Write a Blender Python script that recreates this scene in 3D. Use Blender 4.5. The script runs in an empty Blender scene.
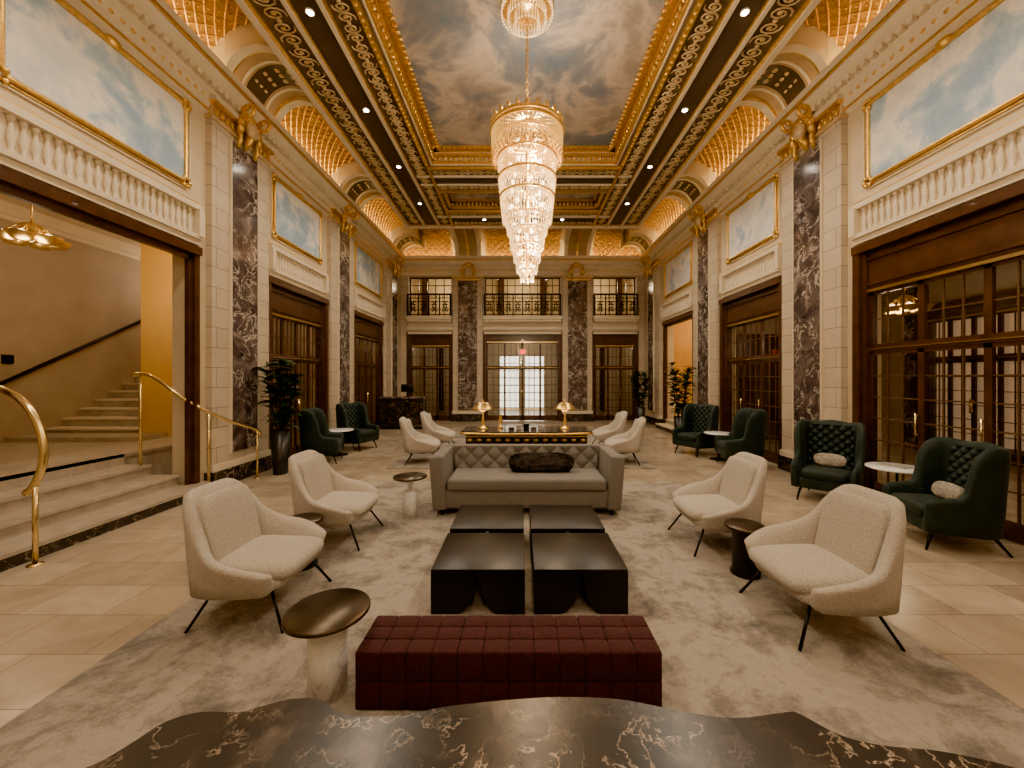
import bpy, bmesh, math, random
from mathutils import Vector, Matrix, Euler
random.seed(7)
pi=math.pi
D=bpy.data; SC=bpy.context.scene; COL=SC.collection
F=390.0; CAMX=-0.1; CAMZ=1.7; VU=520.0; VV=378.0
def gp(u,v,z=0.0):
    d=(CAMZ-z)*F/(v-VV); return ((u-VU)*d/F+CAMX, d)

# ---------------------------------------------------------------- materials
def nt(name):
    m=D.materials.new(name); m.use_nodes=True
    t=m.node_tree; b=t.nodes['Principled BSDF']
    return m,t,b
def setp(b,col=None,rough=None,metal=None,spec=None,em=None,ems=None,coat=None,sheen=None):
    if col is not None: b.inputs['Base Color'].default_value=(*col,1)
    if rough is not None: b.inputs['Roughness'].default_value=rough
    if metal is not None: b.inputs['Metallic'].default_value=metal
    if spec is not None: b.inputs['Specular IOR Level'].default_value=spec
    if em is not None:
        b.inputs['Emission Color'].default_value=(*em,1); b.inputs['Emission Strength'].default_value=ems
    if coat is not None: b.inputs['Coat Weight'].default_value=coat
    if sheen is not None: b.inputs['Sheen Weight'].default_value=sheen
def N(t,typ,**k):
    n=t.nodes.new(typ)
    for a,v in k.items():
        if a in n.inputs: n.inputs[a].default_value=v
        else: setattr(n,a,v)
    return n
def pos(t,obj=False,scale=(1,1,1)):
    if obj:
        g=t.nodes.new('ShaderNodeTexCoord'); o=g.outputs['Object']
    else:
        g=t.nodes.new('ShaderNodeNewGeometry'); o=g.outputs['Position']
    mp=t.nodes.new('ShaderNodeMapping'); mp.inputs['Scale'].default_value=scale
    t.links.new(o,mp.inputs['Vector']); return mp.outputs['Vector']
def ramp(t,fac,stops):
    r=t.nodes.new('ShaderNodeValToRGB'); e=r.color_ramp.elements
    while len(e)<len(stops): e.new(0.5)
    for i,(p,c) in enumerate(stops):
        e[i].position=p; e[i].color=(*c,1) if len(c)==3 else c
    t.links.new(fac,r.inputs[0]); return r.outputs[0]
def mix(t,a,b,fac,bt='MIX'):
    m=t.nodes.new('ShaderNodeMix'); m.data_type='RGBA'; m.blend_type=bt
    for sock,val in ((m.inputs[6],a),(m.inputs[7],b),(m.inputs[0],fac)):
        if hasattr(val,'is_output'): t.links.new(val,sock)
        elif isinstance(val,(int,float)): sock.default_value=val
        else: sock.default_value=(*val,1)
    return m.outputs[2]
def bump(t,b,h,strength=0.3,dist=0.01):
    n=t.nodes.new('ShaderNodeBump'); n.inputs['Strength'].default_value=strength; n.inputs['Distance'].default_value=dist
    t.links.new(h,n.inputs['Height']); t.links.new(n.outputs[0],b.inputs['Normal'])
def simple(name,c1,c2=None,scale=8,rough=0.6,metal=0,bs=0.0,bscale=60,bd=0.01,obj=True,**k):
    m,t,b=nt(name); setp(b,c1,rough,metal,**k)
    v=pos(t,obj)
    if c2:
        n=N(t,'ShaderNodeTexNoise',Scale=scale,Detail=5.0); t.links.new(v,n.inputs['Vector'])
        t.links.new(ramp(t,n.outputs[0],[(0.32,c1),(0.68,c2)]),b.inputs['Base Color'])
    if bs>0:
        n2=N(t,'ShaderNodeTexNoise',Scale=bscale,Detail=4.0); t.links.new(v,n2.inputs['Vector'])
        bump(t,b,n2.outputs[0],bs,bd)
    return m
def marble(name,stops,vein,scale=1.6,veinw=0.02,rough=0.15,obj=False,dist=1.2,amt=0.9,brk=(0.42,0.6)):
    m,t,b=nt(name); setp(b,rough=rough)
    v=pos(t,obj)
    n=N(t,'ShaderNodeTexNoise',Scale=scale,Detail=8.0,Roughness=0.62,Distortion=dist); t.links.new(v,n.inputs['Vector'])
    base=ramp(t,n.outputs[0],stops)
    n2=N(t,'ShaderNodeTexNoise',Scale=scale*1.3,Detail=6.0,Roughness=0.6,Distortion=dist*0.8)
    mp=t.nodes.new('ShaderNodeMapping'); mp.inputs['Location'].default_value=(3.1,7.7,1.3); mp.inputs['Rotation'].default_value=(0.4,0.6,0.3)
    t.links.new(v,mp.inputs[0]); t.links.new(mp.outputs[0],n2.inputs['Vector'])
    s=N(t,'ShaderNodeMath',operation='SUBTRACT'); t.links.new(n2.outputs[0],s.inputs[0]); s.inputs[1].default_value=0.5
    a=N(t,'ShaderNodeMath',operation='ABSOLUTE'); t.links.new(s.outputs[0],a.inputs[0])
    vr=ramp(t,a.outputs[0],[(0.0,(amt,amt,amt)),(veinw,(0,0,0))])
    n3=N(t,'ShaderNodeTexNoise',Scale=scale*0.9,Detail=2.0); t.links.new(v,n3.inputs['Vector'])
    br=ramp(t,n3.outputs[0],[(brk[0],(0.05,0.05,0.05)),(brk[1],(1,1,1))])
    vr=mix(t,vr,br,1.0,'MULTIPLY')
    t.links.new(mix(t,base,vein,vr),b.inputs['Base Color'])
    return m
def brickmat(name,c1,c2,mort,bw,rh,ms=0.004,mode='xy',rough=0.5,offset=0.5,nscale=2.0,bs=0.3,var=0.35):
    m,t,b=nt(name); setp(b,rough=rough)
    g=t.nodes.new('ShaderNodeNewGeometry'); sx=t.nodes.new('ShaderNodeSeparateXYZ'); t.links.new(g.outputs['Position'],sx.inputs[0])
    cb=t.nodes.new('ShaderNodeCombineXYZ')
    if mode=='xy':
        t.links.new(sx.outputs[0],cb.inputs[0]); t.links.new(sx.outputs[1],cb.inputs[1])
    else:
        ad=N(t,'ShaderNodeMath',operation='ADD'); t.links.new(sx.outputs[0],ad.inputs[0]); t.links.new(sx.outputs[1],ad.inputs[1])
        t.links.new(ad.outputs[0],cb.inputs[0]); t.links.new(sx.outputs[2],cb.inputs[1])
    br=t.nodes.new('ShaderNodeTexBrick'); br.offset=offset
    br.inputs['Scale'].default_value=1.0; br.inputs['Brick Width'].default_value=bw; br.inputs['Row Height'].default_value=rh
    br.inputs['Mortar Size'].default_value=ms; br.inputs['Color1'].default_value=(*c1,1); br.inputs['Color2'].default_value=(*c2,1); br.inputs['Mortar'].default_value=(*mort,1)
    t.links.new(cb.outputs[0],br.inputs['Vector'])
    n=N(t,'ShaderNodeTexNoise',Scale=nscale,Detail=7.0,Roughness=0.65,Distortion=0.6); t.links.new(g.outputs['Position'],n.inputs['Vector'])
    sh=ramp(t,n.outputs[0],[(0.3,(1-var,1-var*1.05,1-var*1.15)),(0.7,(1.0,1.0,1.0))])
    t.links.new(mix(t,br.outputs[0],sh,1.0,'MULTIPLY'),b.inputs['Base Color'])
    inv=N(t,'ShaderNodeMath',operation='SUBTRACT'); inv.inputs[0].default_value=1; t.links.new(br.outputs['Fac'],inv.inputs[1])
    bump(t,b,inv.outputs[0],bs,0.01)
    return m
def painting(name,stops,scale,obj=False,dist=0.8):
    m,t,b=nt(name); setp(b,rough=0.6)
    v=pos(t,obj)
    n=N(t,'ShaderNodeTexNoise',Scale=scale,Detail=9.0,Roughness=0.6,Distortion=dist); t.links.new(v,n.inputs['Vector'])
    n2=N(t,'ShaderNodeTexNoise',Scale=scale*0.4,Detail=3.0); t.links.new(v,n2.inputs['Vector'])
    ad=N(t,'ShaderNodeMath',operation='MULTIPLY_ADD'); t.links.new(n.outputs[0],ad.inputs[0]); ad.inputs[1].default_value=0.65
    hv=N(t,'ShaderNodeMath',operation='MULTIPLY'); t.links.new(n2.outputs[0],hv.inputs[0]); hv.inputs[1].default_value=0.35
    t.links.new(hv.outputs[0],ad.inputs[2])
    t.links.new(ramp(t,ad.outputs[0],stops),b.inputs['Base Color']); return m
def emis(name,c,s):
    m,t,b=nt(name); setp(b,c,0.5,em=c,ems=s); return m

M_cream=simple('cream_plaster',(0.59,0.47,0.30),(0.67,0.54,0.36),3,0.6,obj=False)
M_cream2=simple('ivory_plaster',(0.69,0.58,0.41),(0.75,0.64,0.47),3,0.55,obj=False)
M_block=brickmat('limestone_blocks',(0.57,0.47,0.34),(0.65,0.54,0.40),(0.30,0.23,0.15),0.62,0.31,0.006,'wall',0.5,bs=0.5,var=0.18)
M_floor=brickmat('travertine_floor',(0.58,0.47,0.335),(0.43,0.335,0.235),(0.28,0.21,0.14),0.62,0.40,0.004,'xy',0.22,bs=0.10,nscale=2.6,var=0.34)
M_step=marble('step_stone',[(0.3,(0.34,0.28,0.21)),(0.7,(0.52,0.44,0.34))],(0.3,0.24,0.17),3,0.02,0.3)
M_pmarb=marble('pilaster_marble',[(0.3,(0.022,0.018,0.021)),(0.48,(0.085,0.062,0.060)),(0.58,(0.14,0.105,0.095)),(0.75,(0.34,0.27,0.22))],(0.72,0.63,0.52),2.4,0.022,0.14,brk=(0.38,0.52))
M_black=marble('black_marble',[(0.3,(0.012,0.010,0.010)),(0.7,(0.05,0.04,0.035))],(0.5,0.4,0.3),2.4,0.012,0.12)
M_tmarb=marble('emperador_marble',[(0.3,(0.008,0.006,0.005)),(0.47,(0.017,0.012,0.009)),(0.57,(0.036,0.025,0.018)),(0.66,(0.08,0.057,0.040)),(0.75,(0.14,0.10,0.07))],(0.58,0.43,0.29),5.5,0.012,0.26,dist=0.4,amt=0.75,brk=(0.42,0.60))
M_wmarb=marble('white_marble',[(0.3,(0.74,0.72,0.69)),(0.6,(0.94,0.93,0.90))],(0.36,0.34,0.32),5,0.03,0.2,obj=True)
M_gold=simple('gold_leaf',(0.90,0.60,0.17),(0.70,0.42,0.09),20,0.34,0.85,0.3,50)
M_brass=simple('polished_brass',(0.82,0.62,0.28),None,5,0.22,1.0)
M_goldback=simple('gilded_vault',(0.70,0.42,0.08),(0.54,0.30,0.05),6,0.5,0.3,0.3,30,obj=False)
M_dark=simple('dark_ceiling',(0.055,0.036,0.025),(0.08,0.052,0.035),2,0.4,obj=False)
M_umber=simple('umber_ground',(0.10,0.065,0.042),(0.15,0.10,0.06),4,0.5,obj=False)
M_umber2=simple('arch_panel_ground',(0.38,0.25,0.12),(0.46,0.31,0.15),4,0.5,obj=False)
M_orn=simple('ornament_plaster',(0.72,0.55,0.31),(0.54,0.37,0.16),14,0.5,0.15)
M_wood=simple('mahogany',(0.050,0.020,0.010),(0.088,0.036,0.017),6,0.28,obj=False,coat=0.2)
M_mull=simple('bronze_mullion',(0.10,0.055,0.03),(0.15,0.08,0.04),6,0.35,0.3,obj=False)
M_iron=simple('black_iron',(0.012,0.011,0.010),None,5,0.4,0.6)
M_bronze=simple('bronze_top',(0.085,0.062,0.038),(0.05,0.035,0.022),9,0.28,0.9)
M_tbl=simple('table_dark_metal',(0.010,0.0075,0.0055),(0.017,0.012,0.009),7,0.34,0.2)
M_white=simple('boucle',(0.52,0.445,0.35),(0.68,0.595,0.485),70,0.95,0,0.9,120,0.028,sheen=0.2)
M_green=simple('green_velvet',(0.001,0.008,0.005),(0.003,0.020,0.012),9,0.65,0,0.2,40,sheen=0.06)
M_red=simple('oxblood_fabric',(0.020,0.0014,0.0024),(0.060,0.0042,0.0065),70,0.9,0,0.7,120,0.008,sheen=0.03)
M_grey=simple('grey_sofa_fabric',(0.145,0.128,0.112),(0.20,0.178,0.157),90,0.9,0,0.4,140,0.006)
M_fur=simple('dark_fur',(0.004,0.003,0.0025),(0.07,0.05,0.036),11,0.95,0,1.0,60,0.05)
M_pill=simple('pale_cushion',(0.45,0.40,0.33),(0.20,0.175,0.145),30,0.9)
M_leaf=simple('leaf',(0.010,0.034,0.009),(0.026,0.070,0.020),8,0.35)
M_soil=simple('bark',(0.05,0.03,0.02),None,8,0.9)
M_pot=simple('planter_black',(0.015,0.014,0.014),None,5,0.3)
M_goldwall=simple('ochre_wall',(0.64,0.36,0.08),(0.70,0.42,0.10),2,0.5,obj=False)
M_beige=simple('beige_wall',(0.38,0.29,0.20),(0.44,0.34,0.24),2,0.7,obj=False)
M_led=emis('led_strip',(1.0,0.74,0.32),20)
M_lamp=emis('lamp_glow',(1.0,0.74,0.42),8)
M_down=emis('downlight_lens',(1.0,0.88,0.68),40)
M_exit=emis('exit_red',(1.0,0.05,0.03),2.5)
M_shade=simple('gold_shade',(0.75,0.50,0.16),None,4,0.3,1.0)
M_screen=simple('paper_white',(0.75,0.73,0.7),None,4,0.6)
M_rug,t,b=nt('rug_pile'); setp(b,rough=0.95,sheen=0.1)
v=pos(t); n=N(t,'ShaderNodeTexNoise',Scale=2.1,Detail=10.0,Roughness=0.78,Distortion=0.3); t.links.new(v,n.inputs['Vector'])
t.links.new(ramp(t,n.outputs[0],[(0.36,(0.105,0.086,0.068)),(0.45,(0.205,0.170,0.135)),(0.54,(0.36,0.305,0.245)),(0.66,(0.25,0.21,0.167))]),b.inputs['Base Color'])
n2=N(t,'ShaderNodeTexNoise',Scale=90.0,Detail=3.0); t.links.new(v,n2.inputs['Vector']); bump(t,b,n2.outputs[0],0.6,0.012)
M_sky1=painting('cloud_ceiling',[(0.39,(0.12,0.16,0.22)),(0.46,(0.21,0.215,0.24)),(0.51,(0.52,0.43,0.34)),(0.55,(0.34,0.28,0.225)),(0.63,(0.14,0.16,0.20))],0.8,dist=0.35)
M_sky2=painting('cloud_mural',[(0.40,(0.30,0.42,0.56)),(0.46,(0.44,0.54,0.62)),(0.52,(0.84,0.79,0.71)),(0.62,(0.62,0.63,0.63))],1.9,dist=0.3)
M_glass=D.materials.new('pane_glass'); M_glass.use_nodes=True; t=M_glass.node_tree; t.nodes.remove(t.nodes['Principled BSDF'])
tr=N(t,'ShaderNodeBsdfTransparent'); tr.inputs[0].default_value=(0.90,0.88,0.84,1); gl=N(t,'ShaderNodeBsdfGlossy'); gl.inputs['Roughness'].default_value=0.03
lw=t.nodes.new('ShaderNodeLayerWeight'); lw.inputs[0].default_value=0.5
pw=N(t,'ShaderNodeMath',operation='POWER'); t.links.new(lw.outputs['Facing'],pw.inputs[0]); pw.inputs[1].default_value=4
ml=N(t,'ShaderNodeMath',operation='MULTIPLY_ADD'); t.links.new(pw.outputs[0],ml.inputs[0]); ml.inputs[1].default_value=0.6; ml.inputs[2].default_value=0.06
mx=t.nodes.new('ShaderNodeMixShader')
t.links.new(ml.outputs[0],mx.inputs[0]); t.links.new(tr.outputs[0],mx.inputs[1]); t.links.new(gl.outputs[0],mx.inputs[2]); t.links.new(mx.outputs[0],t.nodes['Material Output'].inputs[0])
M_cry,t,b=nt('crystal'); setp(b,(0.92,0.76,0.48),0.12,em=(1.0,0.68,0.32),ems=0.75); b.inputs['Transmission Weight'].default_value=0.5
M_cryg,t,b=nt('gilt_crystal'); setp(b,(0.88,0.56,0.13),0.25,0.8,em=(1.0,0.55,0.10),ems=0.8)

# ---------------------------------------------------------------- mesh builder
class MB:
    def __init__(s,name): s.n=name; s.v=[]; s.f=[]; s.m=[]; s.sm=[]; s.mats=[]; s.T=None
    def mi(s,m):
        if m not in s.mats: s.mats.append(m)
        return s.mats.index(m)
    def add(s,vs,fs,m,smooth=False):
        o=len(s.v)
        if s.T is not None: vs=[tuple(s.T@Vector(v)) for v in vs]
        s.v+= [tuple(v) for v in vs]; k=s.mi(m)
        for f in fs: s.f.append([i+o for i in f]); s.m.append(k); s.sm.append(smooth)
    def box(s,x0,y0,z0,x1,y1,z1,m):
        vs=[(x,y,z) for x in (x0,x1) for y in (y0,y1) for z in (z0,z1)]
        s.add(vs,[(0,1,3,2),(4,6,7,5),(0,4,5,1),(2,3,7,6),(0,2,6,4),(1,5,7,3)],m)
    def rbox(s,c,size,r,m,rot=None,seg=3,puff=0.0):
        bm=bmesh.new(); bmesh.ops.create_cube(bm,size=1)
        bmesh.ops.scale(bm,vec=size,verts=bm.verts)
        r=min(r,min(size)*0.49)
        bmesh.ops.bevel(bm,geom=list(bm.edges),offset=r,segments=seg,affect='EDGES',profile=0.5)
        R=Euler(rot).to_matrix() if rot else Matrix.Identity(3)
        vs=[]
        for v in bm.verts: vs.append(tuple(R@v.co+Vector(c)))
        bm.verts.index_update()
        s.add(vs,[[v.index for v in f.verts] for f in bm.faces],m,True); bm.free()
    def cushion(s,c,size,m,rot=None,n=10,p=4.0,pz=2.4):
        R=Euler(rot).to_matrix() if rot else Matrix.Identity(3)
        def sp(x,e): return math.copysign(abs(x)**e,x)
        rows=[]
        for i in range(n+1):
            ph=-pi/2+pi*i/n; row=[]
            for j in range(4*n):
                th=2*pi*j/(4*n)
                x=sp(math.cos(ph),2/pz)*sp(math.cos(th),2/p); y=sp(math.cos(ph),2/pz)*sp(math.sin(th),2/p); z=sp(math.sin(ph),2/pz)
                row.append(tuple(R@Vector((x*size[0]/2,y*size[1]/2,z*size[2]/2))+Vector(c)))
            rows.append(row)
        s.grid(rows,m,closeu=True)
    def grid(s,rows,m,closeu=False,smooth=True,closev=False):
        nr=len(rows); nc=len(rows[0]); vs=[p for r in rows for p in r]; fs=[]
        for i in range(nr if closev else nr-1):
            for j in range(nc if closeu else nc-1):
                a=i*nc+j; b_=i*nc+(j+1)%nc; i2=(i+1)%nr
                fs.append((a,b_,i2*nc+(j+1)%nc,i2*nc+j))
        s.add(vs,fs,m,smooth)
    def lathe(s,prof,c,m,n=20,smooth=True):
        rows=[[(c[0]+r*math.cos(2*pi*j/n),c[1]+r*math.sin(2*pi*j/n),c[2]+z) for j in range(n)] for r,z in prof]
        s.grid(rows,m,closeu=True,smooth=smooth)
    def cyl(s,p0,p1,r0,m,r1=None,n=12,smooth=True):
        r1=r0 if r1 is None else r1
        p0=Vector(p0); p1=Vector(p1); d=(p1-p0).normalized()
        a=d.orthogonal().normalized(); b_=d.cross(a)
        vs=[]
        for p,r in ((p0,r0),(p1,r1)):
            for j in range(n): vs.append(p+a*(r*math.cos(2*pi*j/n))+b_*(r*math.sin(2*pi*j/n)))
        s.add(vs,[(j,(j+1)%n,n+(j+1)%n,n+j) for j in range(n)],m,smooth)
        s.add(vs,[list(range(n))[::-1],list(range(n,2*n))],m,False)
    def tube(s,path,r,m,n=8,closed=False):
        P=[Vector(p) for p in path]; rows=[]; L=len(P); up=None
        for i in range(L):
            if closed: d=(P[(i+1)%L]-P[i-1]).normalized()
            else: d=(P[min(i+1,L-1)]-P[max(i-1,0)]).normalized()
            if up is None: a=d.orthogonal().normalized()
            else:
                a=(up-d*up.dot(d)); a=a.normalized() if a.length>1e-5 else d.orthogonal().normalized()
            up=a; b_=d.cross(a); rr=r[i] if isinstance(r,(list,tuple)) else r
            rows.append([P[i]+a*(rr*math.cos(2*pi*j/n))+b_*(rr*math.sin(2*pi*j/n)) for j in range(n)])
        s.grid(rows,m,closeu=True,closev=closed)
        if not closed:
            s.add(rows[0],[list(range(n))],m); s.add(rows[-1],[list(range(n))],m)
    def prism(s,poly,ax,a,b_,m,smooth=False):
        def mk(p,t):
            if ax=='y': return (p[0],t,p[1])
            if ax=='x': return (t,p[0],p[1])
            return (p[0],p[1],t)
        n=len(poly); vs=[mk(p,a) for p in poly]+[mk(p,b_) for p in poly]
        s.add(vs,[(j,(j+1)%n,n+(j+1)%n,n+j) for j in range(n)],m,smooth)
        s.add(vs,[list(range(n)),list(range(n,2*n))],m)
    def sph(s,c,r,m,sc=(1,1,1),n=8):
        rows=[]
        for i in range(n//2+1):
            ph=-pi/2+pi*i/(n//2)
            rows.append([(c[0]+r*sc[0]*math.cos(ph)*math.cos(2*pi*j/n),c[1]+r*sc[1]*math.cos(ph)*math.sin(2*pi*j/n),c[2]+r*sc[2]*math.sin(ph)) for j in range(n)])
        s.grid(rows,m,closeu=True)
    def mesh(s):
        me=D.meshes.new(s.n); me.from_pydata(s.v,[],s.f); me.update()
        for m in s.mats: me.materials.append(m)
        me.polygons.foreach_set('material_index',s.m); me.polygons.foreach_set('use_smooth',s.sm)
        bm=bmesh.new(); bm.from_mesh(me); bmesh.ops.remove_doubles(bm,verts=bm.verts,dist=1e-5)
        bmesh.ops.recalc_face_normals(bm,faces=bm.faces); bm.to_mesh(me); bm.free()
        return me
    def obj(s,loc=(0,0,0),rz=0,parent=None):
        return place(s.n,s.mesh(),loc,rz,parent)
def place(name,me,loc=(0,0,0),rz=0,parent=None,sc=1):
    o=D.objects.new(name,me); o.location=loc; o.rotation_euler=(0,0,rz); o.scale=(sc,sc,sc); COL.objects.link(o)
    if parent: o.parent=parent
    return o
def crom(keys,n):
    out=[]; K=len(keys)
    for i in range(K-1):
        p0=keys[max(i-1,0)];p1=keys[i];p2=keys[i+1];p3=keys[min(i+2,K-1)]
        for k in range(n):
            t=k/n
            out.append([0.5*((2*b)+(-a+c)*t+(2*a-5*b+4*c-d)*t*t+(-a+3*b-3*c+d)*t**3) for a,b,c,d in zip(p0,p1,p2,p3)])
    out.append(list(keys[-1])); return out

# ---------------------------------------------------------------- room constants
W=4.9; PF=4.8; FY=15.4; BY=-3.5
PIERS=[(2.1,3.3),(5.95,7.3),(9.7,11.05),(13.75,15.4)]
BAYS=[(3.3,5.95),(7.3,9.7),(11.05,13.75)]
OPEN=[(3.42,5.72),(7.42,9.58),(11.2,13.45)]
OZ=3.55

m=MB('floor'); m.box(-W-0.3,BY-0.3,-0.12,W+0.3,FY+0.3,0,M_floor); m.obj()
for sd,nm in ((-1,'wall_left'),(1,'wall_right')):
    m=MB(nm)
    def bx(y0,y1,z0,z1,mt=M_cream,a=W,b_=W+0.3):
        m.box(min(sd*a,sd*b_),y0,z0,max(sd*a,sd*b_),y1,z1,mt)
    edges=[BY-0.3]+[e for o in OPEN for e in o]+[FY+0.3]
    for i in range(0,len(edges),2): bx(edges[i],edges[i+1],0,7.3)
    for o in OPEN: bx(o[0],o[1],OZ,7.3)
    m.obj()
    m=MB('trim_piers_'+('left' if sd<0 else 'right'))
    for (y0,y1) in PIERS+[(-1.6,-0.4)]:
        yc=(y0+y1)/2
        if y1>15: yc=14.55; 
        bx(y0,y1,0.36,5.7,M_block,PF,W)
        bx(y0-0.03,y1+0.03 if y1<15 else y1,0,0.26,M_black,PF-0.05,W)
        bx(y0-0.02,y1+0.02 if y1<15 else y1,0.26,0.36,M_cream2,PF-0.03,W)
        bx(yc-0.31,yc+0.31,0.5,5.55,M_pmarb,PF-0.035,PF)
        for e in (-0.33,0.31): bx(yc+e,yc+e+0.02,0.48,5.57,M_cream2,PF-0.045,PF)
        ye=y1+0.03 if y1<15 else y1
        bx(y0-0.02,ye,5.66,5.72,M_orn,PF-0.03,W)
        bx(y0-0.03,ye,5.88,5.93,M_gold,PF-0.08,W)
        bx(y0-0.05,ye,5.93,6.0,M_cream2,PF-0.10,W)
        bx(y0,y1,5.72,5.88,M_orn,PF-0.0,W)
        k=int((y1-y0)/0.11)
        for i in range(k):
            yy=y0+0.06+i*(y1-y0-0.1)/max(1,k-1)
            m.sph((sd*(PF-0.02),yy,5.80),0.05,M_gold,(0.6,0.8,1.6),6)
    m.obj()
    for (y0,y1) in PIERS[:3]+[(13.9,15.2)]:
        yc=(y0+y1)/2; b_=MB('trim_gilded_console')
        for dy in (-0.2,0.2):
            pth=[]
            for i in range(26):
                a=i/25*2.3*pi; r=0.04+0.10*i/25
                pth.append((sd*(PF-0.24+r*math.cos(a)*0.9),yc+dy,6.12+r*math.sin(a)))
            pth+= [(sd*(PF-0.12),yc+dy,6.0),(sd*(PF-0.08),yc+dy,5.8),(sd*(PF-0.10),yc+dy,5.62),(sd*(PF-0.05),yc+dy,5.5)]
            b_.tube(pth,0.035,M_gold,6)
        for i in range(9):
            a=i/8*pi
            b_.sph((sd*(PF-0.12),yc+0.22*math.cos(a),5.82+0.26*math.sin(a)),0.075,M_gold,(0.7,0.9,1.3),8)
        b_.sph((sd*(PF-0.15),yc,5.88),0.13,M_orn,(0.7,1,1.1),10)
        b_.cyl((sd*(PF-0.02),yc,5.55),(sd*(PF-0.12),yc,5.8),0.02,M_gold,0.09,8)
        b_.obj()

def cornice(name,sd=0):
    prof=[(0,5.72),(0.05,5.76),(0.05,5.84),(0.09,5.88),(0.09,5.98),(0.15,6.03),(0.15,6.09),(0.26,6.17),(0.33,6.24),(0.33,6.30),(0.36,6.33),(0.36,6.42),(0.31,6.42),(0.30,6.35),(0,6.35)]
    m=MB(name)
    if sd: m.prism([(sd*(W-a),z) for a,z in prof],'y',BY,FY,M_cream2)
    else: m.prism([(FY-a,z) for a,z in prof],'x',-W,W,M_cream2)
    L0,L1=(BY,FY) if sd else (-W,W)
    k=int((L1-L0)/0.13)
    for i in range(k):
        p=L0+0.06+i*0.13
        if sd:
            x0,x1=sorted((sd*(W-0.15),sd*(W-0.23))); m.box(x0,p,6.06,x1,p+0.07,6.13,M_cream2)
            m.sph((sd*(W-0.09),p,5.93),0.03,M_gold,(0.6,1.2,1),6)
        else: 
            m.box(p,FY-0.23,6.06,p+0.07,FY-0.15,6.13,M_cream2)
            m.sph((p,FY-0.09,5.93),0.03,M_gold,(1.2,.6,1),6)
    if sd:
        x0,x1=sorted((sd*(W-0.34),sd*(W-0.375))); m.box(x0,BY,6.25,x1,FY-0.3,6.29,M_gold)
        x0,x1=sorted((sd*(W-0.04),sd*(W-0.07))); m.box(x0,BY,5.77,x1,FY-0.3,5.80,M_gold)
    else: m.box(-W+0.3,FY-0.375,6.25,W-0.3,FY-0.34,6.29,M_gold)
    m.obj()
cornice('trim_cornice_left',-1); cornice('trim_cornice_right',1); cornice('trim_cornice_far')
m=MB('cove_led_strip')
for sd in (-1,1):
    x0,x1=sorted((sd*(W-0.26),sd*(W-0.30))); m.box(x0,BY,6.352,x1,FY-0.3,6.395,M_led)
m.box(-W+0.3,FY-0.30,6.352,W-0.3,FY-0.26,6.395,M_led)
m.obj()

def resamp(pr,n):
    L=[0]
    for i in range(1,len(pr)): L.append(L[-1]+math.dist(pr[i],pr[i-1]))
    out=[]; T=L[-1]
    for k in range(n+1):
        s=T*k/n; i=1
        while i<len(L)-1 and L[i]<s: i+=1
        f=(s-L[i-1])/(L[i]-L[i-1]); out.append([pr[i-1][c]*(1-f)+pr[i][c]*f for c in (0,1)])
    return out,T
cprof,CLn=resamp(crom([(0.0,6.35),(0.05,6.60),(0.17,6.82),(0.40,7.02),(0.75,7.14),(1.25,7.18)],6),18)
fprof,FLn=resamp(crom([(0.0,6.35),(0.05,6.60),(0.17,6.82),(0.40,7.02),(0.75,7.14),(1.8,7.18),(2.9,7.18)],6),26)
def vault(sd,y0,y1,far=False,x0=0,x1=0):
    m=MB('ceiling_vault_lattice')
    pr=fprof if far else cprof
    NS=len(pr)-1
    L=(x1-x0) if far else (y1-y0); NL=int(round(L/(0.13 if far else 0.095)))
    def P(i,j,off):
        a,z=pr[j]; t=i/NL
        ko=min(1,a/0.4)
        if far: return (x0+t*L,FY-a-off*(1-ko*.6),z-off*ko)
        return (sd*(W-a-off*(1-ko*.6)),y0+t*L,z-off*ko)
    m.grid([[P(i,j,0.0) for j in range(NS+1)] for i in range(NL+1)],M_goldback)
    o=m.obj()
    m2=MB('lattice'); vs=[]; idx={}; fs=[]
    for i in range(NL+1):
        for j in range(NS+1):
            idx[(i,j)]=len(vs); vs.append(P(i,j,0.035))
    for i in range(1,NL):
        for j in range(1,NS):
            if (i+j)%2==0: fs.append((idx[(i-1,j)],idx[(i,j-1)],idx[(i+1,j)],idx[(i,j+1)]))
    m2.add(vs,fs,M_gold)
    me=m2.mesh(); lo=place('lattice',me,parent=o)
    w=lo.modifiers.new('w','WIREFRAME'); w.thickness=0.04 if far else 0.026; w.use_replace=True
    m3=MB('rosettes')
    for i in range(1,NL):
        for j in range(1,NS):
            if (i+j)%2==0: m3.sph(P(i,j,0.012),0.024 if far else 0.018,M_gold,(1,1,1),6)
    m3.obj(parent=o)
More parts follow.
